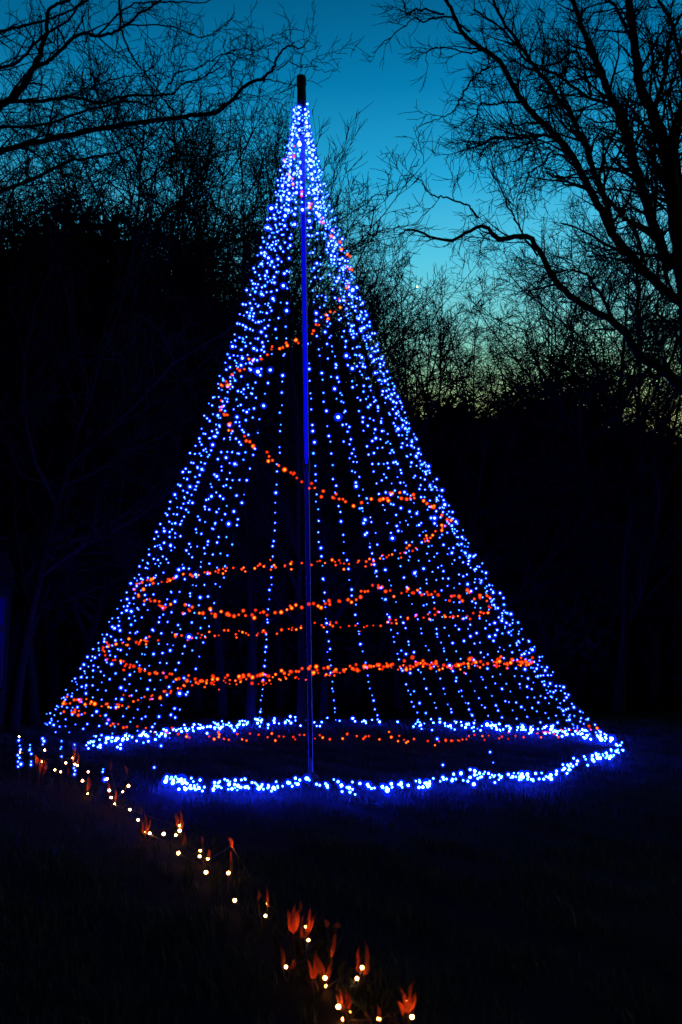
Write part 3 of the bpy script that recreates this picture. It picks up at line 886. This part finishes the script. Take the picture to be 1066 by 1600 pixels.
LEFTCROWD = [(64, 1135), (72, 1137), (90, 1140), (108, 1146), (124, 1150), (140, 1156), (156, 1152), (172, 1153), (192, 1150), (212, 1148), (236, 1146), (86, 1152), (67, 1136), (79, 1139)]
RIGHTCROWD = [(715, 1132), (745, 1134), (772, 1134), (796, 1137), (818, 1137), (838, 1139), (856, 1140), (872, 1141), (886, 1142), (898, 1143), (908, 1143), (918, 1147), (930, 1149), (944, 1152), (902, 1142), (924, 1148), (937, 1151)]
SINGLES = [((405, 1127), 'lone blue light strand left of the mast, falling alone through the dark gap', .6),
           ((526, 1127), 'blue light strand falling just right of the mast to the far ring', .55),
           ((592, 1130), 'second blue light strand to the right of the mast', .5),
           ((656, 1130), 'third blue light strand to the right of the mast, ending on the far ring', .5),
           ((690, 1131), 'fourth blue light strand to the right of the mast', .5),
           ((233, 1212), 'innermost blue light strand of the left flank, ending near the gap in the ring', .42),
           ((262, 1160), 'blue light strand just outside the innermost one on the left side', .45),
           ((695, 1199), 'blue light strand ending on the near ring right of the mast', .5),
           ((778, 1200), 'rightmost blue light strand that ends on the near ring', .5)]
def strand(px, label, k, group, top_row):
    A = ground(*px, .03)
    aa = rng.uniform(0, 6.28)
    top = Vector(mast_at(top_row)) + Vector((.09 * math.cos(aa) - .02, -.075 - .05 * abs(math.sin(aa)), 0))
    wire = [strand_point(A, top, v, k) for v in np.linspace(0, 1, 22)]
    Ls = sum((wire[i + 1] - wire[i]).length for i in range(21))
    n = int(Ls / 0.205)
    bl = []
    for i in range(n):
        v = (i + rng.uniform(.2, .8)) / n
        p = strand_point(A, top, min(v, .995), k)
        q = (.25 + .75 * v)
        bl.append(p + Vector((rng.normal(0, .017) * q, rng.normal(0, .035) * q, rng.normal(0, .025))))
    light_string('light_strand', label, group, wire, bl, ME_BLUE, [.17, .48, .35], tuple(A))

ORD = ['outermost', 'second', 'third', 'fourth', 'fifth', 'sixth', 'seventh', 'eighth', 'ninth', 'tenth', 'eleventh', 'twelfth', 'thirteenth', 'fourteenth']
ORD += ['fifteenth', 'sixteenth', 'seventeenth']
def flank(px, side, sgn):
    o = sorted(range(len(px)), key=lambda i: sgn * px[i][0])
    return [('' if o.index(i) == 0 else ORD[o.index(i)] + ' ') + 'outermost blue light strand in the crowded ' + side + ' flank of the cone' for i in range(len(px))]
FLANK_L = flank(LEFTCROWD, 'left', 1)
FLANK_R = flank(RIGHTCROWD, 'right', -1)
GRP = 'blue light strands falling from the mast tip'
for i, a in enumerate(LEFTCROWD):
    strand(a, FLANK_L[i], .43 + rng.uniform(-.04, .05), GRP, 166 + i * 2.2)
for i, a in enumerate(RIGHTCROWD):
    strand(a, FLANK_R[i], .52 + rng.uniform(-.04, .06), GRP, 170 + i * 2.2)
for a, lab, k in SINGLES:
    strand(a, lab, k, GRP, 172 + rng.uniform(0, 20))

# string wrapped tightly round the top of the mast
wire = []; bl = []
for i, y in enumerate(np.linspace(166, 345, 120)):
    c = Vector(mast_at(y)); r = .10 + .0009 * (y - 166); a = i * .9
    q = c + Vector((r * math.cos(a) - .015, r * math.sin(a) - .02, rng.normal(0, .03)))
    wire.append(np.array(q)); bl.append(q)
light_string('mast_lights', 'blue light string wrapped tightly round the mast just below its dark tip', None, wire, bl, ME_BLUE, [.6, .35, .05], tuple(wire[0]), scale=1.2)

# red string wound round the cone
def cone_hit(px, py, back):
    d = ray(px, py)
    best = None; roots = []
    prev = None
    Ys = np.linspace(MB.y - 1.2, RC[1] + RYY + .5, 260)
    for Y in Ys:
        p = CAM + d * Y
        v = min(max(1 - p.z / HT, 0.0), 1.0)
        gg = gsag(v, .48)
        cx = MTOP.x + (RC[0] - MTOP.x) * gg; cy = MTOP.y + (RC[1] - MTOP.y) * gg
        f = math.hypot((p.x - cx) / (RX * gg + .03), (p.y - cy) / (RYY * gg + .03)) - 1
        if prev is not None and prev * f <= 0: roots.append(Y)
        prev = f
        if best is None or f < best[0]: best = (f, Y)
    Y = best[1] if len(roots) < 2 else (roots[-1] if back else roots[0])
    p = CAM + d * Y
    if p.z < 0.04: p = ground(px, py, 0.04)
    return p

RED_TOP = [([(478, 198), (470, 215), (458, 236), (445, 255)], 1), ([(445, 255), (455, 272), (468, 290), (480, 313), (495, 335), (510, 350), (525, 370), (540, 395), (545, 420)], 0),
           ([(545, 420), (545, 442), (536, 465), (520, 492), (500, 508), (475, 530), (440, 540), (410, 553), (385, 570), (360, 587), (347, 605)], 1),
           ([(347, 605), (345, 640), (360, 670), (385, 690), (410, 705), (435, 725), (465, 745), (490, 762), (520, 778), (555, 785), (590, 780), (630, 770), (660, 780), (685, 795), (702, 812)], 0)]
RED_LOW = [([(702, 812), (690, 827), (670, 840), (645, 855), (620, 865), (580, 877), (540, 882), (500, 877), (470, 880), (430, 885), (390, 885), (350, 890), (310, 898), (260, 905), (228, 908), (214, 922)], 1),
           ([(214, 922), (230, 937), (260, 948), (300, 954), (340, 956), (380, 960), (420, 956), (470, 948), (510, 945), (550, 935), (590, 920), (630, 922), (680, 930), (720, 932), (755, 932), (768, 942)], 0),
           ([(768, 942), (755, 956), (720, 966), (690, 960), (650, 962), (610, 973), (560, 982), (500, 977), (450, 985), (400, 988), (350, 991), (300, 995), (250, 1000), (190, 1004), (165, 1006), (160, 1016)], 1),
           ([(160, 1016), (172, 1030), (200, 1042), (230, 1048), (262, 1056), (300, 1060), (340, 1062), (400, 1058), (450, 1048), (520, 1045), (600, 1041), (700, 1037), (780, 1033), (835, 1033)], 0),
           ([(835, 1035), (780, 1040), (700, 1040), (620, 1042), (540, 1048), (480, 1055), (420, 1063), (350, 1065), (300, 1072), (262, 1082), (215, 1096), (160, 1102), (110, 1093), (95, 1102)], 1),
           ([(95, 1102), (115, 1110), (145, 1120), (190, 1133), (240, 1141), (300, 1148), (340, 1149), (400, 1152), (480, 1150), (540, 1149), (600, 1154), (650, 1157), (690, 1158), (740, 1154), (800, 1150), (850, 1148), (900, 1142), (937, 1140)], 1)]
def red_string(label, passes, counts, group='red light strings wound round the cone'):
    wire = []; bl = []
    for (px, back), n in zip(passes, counts):
        P = np.array([(x, y, 0) for x, y in px], float)
        s = np.concatenate([[0], np.cumsum(np.linalg.norm(np.diff(P, axis=0), axis=1))])
        for u in np.linspace(0, s[-1], max(4, int(s[-1] / 18))):
            wire.append(np.array(cone_hit(np.interp(u, s, P[:, 0]), np.interp(u, s, P[:, 1]), back)))
        uu = (np.arange(n) + rng.uniform(-.3, 1.3, n)) / n
        for u in uu:
            # the loops bunch a little towards the turning points
            u = u - (.06 * math.sin(2 * math.pi * u) if rng.uniform() < .18 else 0)
            u = min(max(u, 0), 1)
            x, y = np.interp(u * s[-1], s, P[:, 0]), np.interp(u * s[-1], s, P[:, 1])
            bl.append(cone_hit(x + rng.normal(0, 2.5), y + rng.normal(0, 3.6), back))
    W = np.array(wire)
    W[1:-1] = (W[:-2] + W[1:-1] * 2 + W[2:]) / 4
    light_string('red_light_string', label, group, W, bl, ME_RED, [.22, .48, .30], tuple(wire[0]))

red_string('red light string winding round the upper half of the cone', RED_TOP, [9, 18, 40, 64])
red_string('red light string in the middle loops of the cone, above the densest red band', RED_LOW[:3], [97, 96, 104])
red_string('red light string of the two lowest loops, crossing in a dense band above the ring', RED_LOW[3:5], [142, 150])
red_string('red light string trailing low along the grass behind the pole inside the ring', RED_LOW[5:], [112])

# ------------------------------------------------------------------ border of rust leaved plants with warm fairy lights
WARM = WARM_PX
# border line on the ground, as picture rows -> depth of the planting
def border_Y(px, py):
    """depth of the planted row at a picture position: lamps sit 5 to 30 cm above the soil"""
    return float(np.interp(py, BORDER_ROWS, BORDER_DEPTH))
wp = [at(x, y, min(border_Y(x, y), ground(x, y, .06).y)) for x, y in WARM]
order = sorted(range(len(wp)), key=lambda i: -wp[i].y)
wire = []
for i in order:
    p = np.array(wp[i])
    if wire:
        m = (wire[-1] + p) / 2 + np.array([rng.normal(0, .03), 0, -.04])
        m[2] = max(m[2], .01); wire.append(m)
    wire.append(p)
print('warm z', [round(p.z, 2) for p in wp])
light_string('fairy_lights', 'warm white fairy light string running down the planted border at lower left', None, wire, wp, ME_WARM, [1.0], tuple(wire[0]))


# unseen lamps added just behind a leaf so that it glows through
TUCKED = [(65, 1190, 0), (57, 1186, 0), (637, 1566, 33), (566, 1512, 31), (281, 1290, 20), (447, 1506, 29), (537, 1592, 32), (478, 1448, 28), (458, 1442, 28), (228, 1300, 17), (114, 1184, 6), (492, 1525, 30), (508, 1540, 30), (519, 1488, 28), (545, 1580, 32), (592, 1592, 32), (137, 1240, 0), (179, 1256, 0), (325, 1342, 0), (362, 1320, 0), (418, 1412, 27)]
TK = {}
def leaf_mesh(name, n=8):
    """a pointed oval leaf, folded along its midrib and arching, 1 m long along z"""
    vs = []; fs = []
    for i in range(n + 1):
        u = i / n
        w = .5 * min(1, 2.6 * u + .08) ** .7 * (1 - u ** 1.8) ** .9
        arch = -.16 * u * u
        sway = .05 * math.sin(4.2 * u) + .03 * u
        wl_, wr_ = w * (.42 + .07 * math.sin(9 * u + 1)), w * (.42 + .08 * math.sin(7 * u + 3))
        vs += [(sway - wl_, arch + .16 * w + .03 * math.sin(11 * u), u), (sway, arch - .06 * w, u), (sway + wr_, arch + .20 * w + .03 * math.sin(8 * u + 2), u)]
    for i in range(n):
        for j in range(2):
            a = i * 3 + j
            fs.append((a, a + 1, a + 4, a + 3))
    me = bpy.data.meshes.new(name); me.from_pydata(vs, [], fs)
    for p in me.polygons: p.use_smooth = True
    me.materials.append(M_LEAF)
    return me
tl = M_LEAF.node_tree
wv = tl.nodes.new('ShaderNodeTexWave'); wv.bands_direction = 'X'; wv.inputs['Scale'].default_value = 3.5; wv.inputs['Distortion'].default_value = 3.0; wv.inputs['Detail'].default_value = 3
mp = tl.nodes.new('ShaderNodeMapping'); mp.inputs['Scale'].default_value = (6, 1, 1.2)
tcl = [n for n in tl.nodes if n.type == 'TEX_COORD'][0]
tl.links.new(tcl.outputs['Object'], mp.inputs[0]); tl.links.new(mp.outputs[0], wv.inputs[0])
nzl = [n for n in tl.nodes if n.type == 'TEX_NOISE'][0]
rpl = [n for n in tl.nodes if n.type == 'VALTORGB'][0]
mxl = tl.nodes.new('ShaderNodeMath'); mxl.operation = 'MULTIPLY_ADD'; mxl.inputs[1].default_value = .45
tl.links.new(wv.outputs['Fac'], mxl.inputs[0])
hl = tl.nodes.new('ShaderNodeMath'); hl.operation = 'MULTIPLY'; hl.inputs[1].default_value = .6
tl.links.new(nzl.outputs['Fac'], hl.inputs[0]); tl.links.new(hl.outputs[0], mxl.inputs[2]); tl.links.new(mxl.outputs[0], rpl.inputs[0])
ME_LEAF = leaf_mesh('leaf')
ME_LEAF2 = leaf_mesh('dark_leaf'); ME_LEAF2.materials.clear(); ME_LEAF2.materials.append(M_EVER)

# each plant: (label, [(leaf centre x, y, width, height, roll degrees, nearest lamp)])
PLANTS = [
    ('border plant at the far end with the brightest amber leaf', [(65, 1196, 11, 30, 2), (56, 1188, 8, 15, -4)]),
    ('border plant with two thin tall red leaves, below the left end of the ring', [(114, 1176, 6, 29, 4), (122, 1184, 5, 21, -5), (106, 1205, 4, 11, 0)]),
    ('small border plant with one dull red leaf under the fairy lights at far left', [(136, 1237, 8, 21, 3)]),
    ('border plant with two narrow red leaves hugging a pair of lamps', [(170, 1246, 5, 26, -3), (179, 1253, 5, 20, 6)]),
    ('border plant with faint thin leaves nearest the gap in the ring', [(172, 1196, 4, 17, 2), (199, 1202, 6, 14, -18)]),
    ('border plant with one broad red leaf left of the row of three lamps', [(226, 1298, 9, 32, 4), (221, 1266, 4, 10, -4)]),
    ('border plant with the orange flame shaped leaf over two lamps', [(281, 1281, 14, 28, -4), (286, 1311, 6, 18, 8)]),
    ('border plant with a small orange leaf beside two lamps, middle of the row', [(325, 1339, 6, 15, 4), (316, 1312, 4, 12, 0)]),
    ('border plant with a slim leaning red leaf, right of the middle of the row', [(363, 1315, 7, 18, -18), (360, 1340, 4, 20, 0)]),
    ('border plant with a long thin red leaf standing on a single lamp', [(418, 1404, 5, 32, -3), (403, 1400, 6, 14, 5)]),
    ('border plant with the largest broad dark red leaf of the row', [(459, 1436, 18, 46, -8), (476, 1446, 15, 46, 10), (469, 1416, 6, 18, 2)]),
    ('border plant with a narrow curved red leaf right of the largest leaf', [(518, 1478, 7, 40, 8), (511, 1443, 8, 13, -10), (524, 1444, 10, 11, 40)]),
    ('border plant with a thin orange leaf rising from a bright lamp', [(442, 1500, 7, 32, -4), (454, 1512, 8, 18, 25)]),
    ('border plant with dim wide red leaves in the middle foreground', [(489, 1519, 13, 38, 2), (502, 1510, 9, 26, -12), (508, 1536, 14, 26, 15)]),
    ('border plant with the upright orange red leaf above a lamp, foreground', [(566, 1502, 22, 44, 8)]),
    ('border plant with long leaning red leaves at the bottom edge', [(537, 1586, 13, 38, -14), (545, 1578, 9, 28, -10)]),
    ('border plant with the bright orange leaf, nearest of all', [(638, 1562, 17, 46, -2), (630, 1576, 8, 20, -20)]),
    ('border plant with one small dull red leaf at the bottom edge', [(592, 1590, 7, 19, 0)]),
]
for label, leaves in PLANTS:
    lx = sum(l[0] for l in leaves) / len(leaves); ly = max(l[1] + l[3] / 2 for l in leaves)
    jn = min(range(len(WARM)), key=lambda i: math.hypot(WARM[i][0] - leaves[0][0], WARM[i][1] - leaves[0][1]))
    Yp = wp[jn].y + .04
    root = at(lx, ly, Yp)
    base = Vector((root.x, Yp + .05, float(gh(np.array(root.x), np.array(Yp))) - .01))
    p = thing('border_plant', label, 'plant', base, 'rust leaved plants along the fairy lights')
    stems = Tubes()
    def put_leaf(tip_base, h, w, roll, tilt, yaw, me=ME_LEAF):
        o = bpy.data.objects.new('leaf', me); COL.objects.link(o); o.parent = p
        o.location = Vector(tip_base) - base
        o.scale = (w / .40, h, h)
        o.rotation_euler = (tilt, math.radians(roll), yaw)
        b = np.array(Vector(tip_base) - base)
        stems.add([np.array((b[0] * .2, b[1] * .2, 0)), np.array((b[0] * .6, b[1] * .7, b[2] * .55)), b], [.006, .005, .003], 5)
    for (x, y, w, h, roll) in leaves:
        j = min(range(len(WARM)), key=lambda i: math.hypot(WARM[i][0] - x, (WARM[i][1] - (y + h * .3)) * .7))
        Yl = wp[j].y + rng.uniform(.02, .05)
        for i2, (ax, ay) in enumerate(WARM):
            if abs(ax - x) < w / 2 + 5 and abs(ay - y) < h / 2 + 4: Yl = max(Yl, wp[i2].y + .025)
        for ti, (ax, ay, li) in enumerate(TUCKED):
            if abs(ax - x) < w / 2 + 1 and abs(ay - y) < h / 2 and ti not in TK: TK[ti] = at(ax, ay, Yl + .045)
        q = at(x, y + h / 2, Yl)
        if q.z < .03: q.z = .03
        hh, ww = h / F * Yl * 1.05, w / F * Yl
        if w < 9:
            put_leaf(q, hh, ww, roll, rng.uniform(-.15, .1), rng.uniform(-.3, .3))
        else:
            for kx, kh in ((-.24, .82), (.05, 1.0), (.27, .74)):
                put_leaf(q + Vector((kx * ww * .7, rng.uniform(-.008, .008), rng.uniform(0, .08) * hh)), hh * kh * rng.uniform(.9, 1.05), ww * rng.uniform(.42, .6), roll + kx * 45 + rng.uniform(-4, 4), rng.uniform(-.2, .15), rng.uniform(-.9, .9))
    hm = max(.12, root.z)
    for k in range(5):
        a = rng.uniform(0, 6.28); rr = rng.uniform(.06, .16)
        q = base + Vector((math.cos(a) * rr, .12 + .8 * abs(math.sin(a)) * rr, rng.uniform(.02, hm * .55)))
        put_leaf(q, rng.uniform(.07, .14), rng.uniform(.025, .05), rng.uniform(-40, 40), rng.uniform(-.4, .7), rng.uniform(0, 6.28), ME_LEAF2)
    stems.build('stems', M_STEM, p)

if TK:
    tpts = sorted(TK.values(), key=lambda p: -p.y)
    light_string('fairy_lights', 'added unseen amber lamps behind the rust leaves of the border, making them glow', None, [p + Vector((0, .01, -.01)) for p in tpts], tpts, ME_AMBER, [1.0], tuple(tpts[0]))

# short blue strings climbing canes among the border plants
CANES = [('blue light string climbing the leftmost cane of the border', 30, [1157, 1165, 1171, 1180, 1184, 1190, 1194, 1198], 1222),
         ('short blue light string on the second cane from the left', 47, [1164, 1169, 1172, 1178, 1190, 1195], 1222),
         ('blue light string on the cane beside the two tall thin red leaves', 118, [1164, 1169, 1200, 1204, 1210], 1226),
         ('blue light string on the cane by the left end of the ring', 97, [1158, 1167, 1170, 1182], 1222),
         ('faint blue light string on the cane right of the red leaves', 161, [1202, 1206, 1218], 1240),
         ('tiny blue light string on the cane above the brightest amber leaf', 67, [1154, 1158, 1163], 1222)]
for label, x, rows, foot in CANES:
    Yc = border_Y(x, foot - 25) + .25
    b = at(x, foot, Yc); b.z = -.03
    tpt = at(x, rows[0] - 3, Yc)
    bl = [at(x + rng.normal(0, 1.6), r, Yc - .012) for r in rows]
    wire = [np.array((b.x, Yc - .01, .02))] + [np.array(q) for q in reversed(bl)]
    s = light_string('cane_lights', label, 'blue lights on canes in the border', wire, bl, ME_BLUE, [.1, .4, .5], (b.x, Yc, 0), scale=.85)
    c = Tubes(); c.add([np.array((0, 0, -.05)), np.array((tpt.x - b.x, 0, tpt.z))], [.006, .005], 6, True)
    c.build('cane', M_STEM, s)
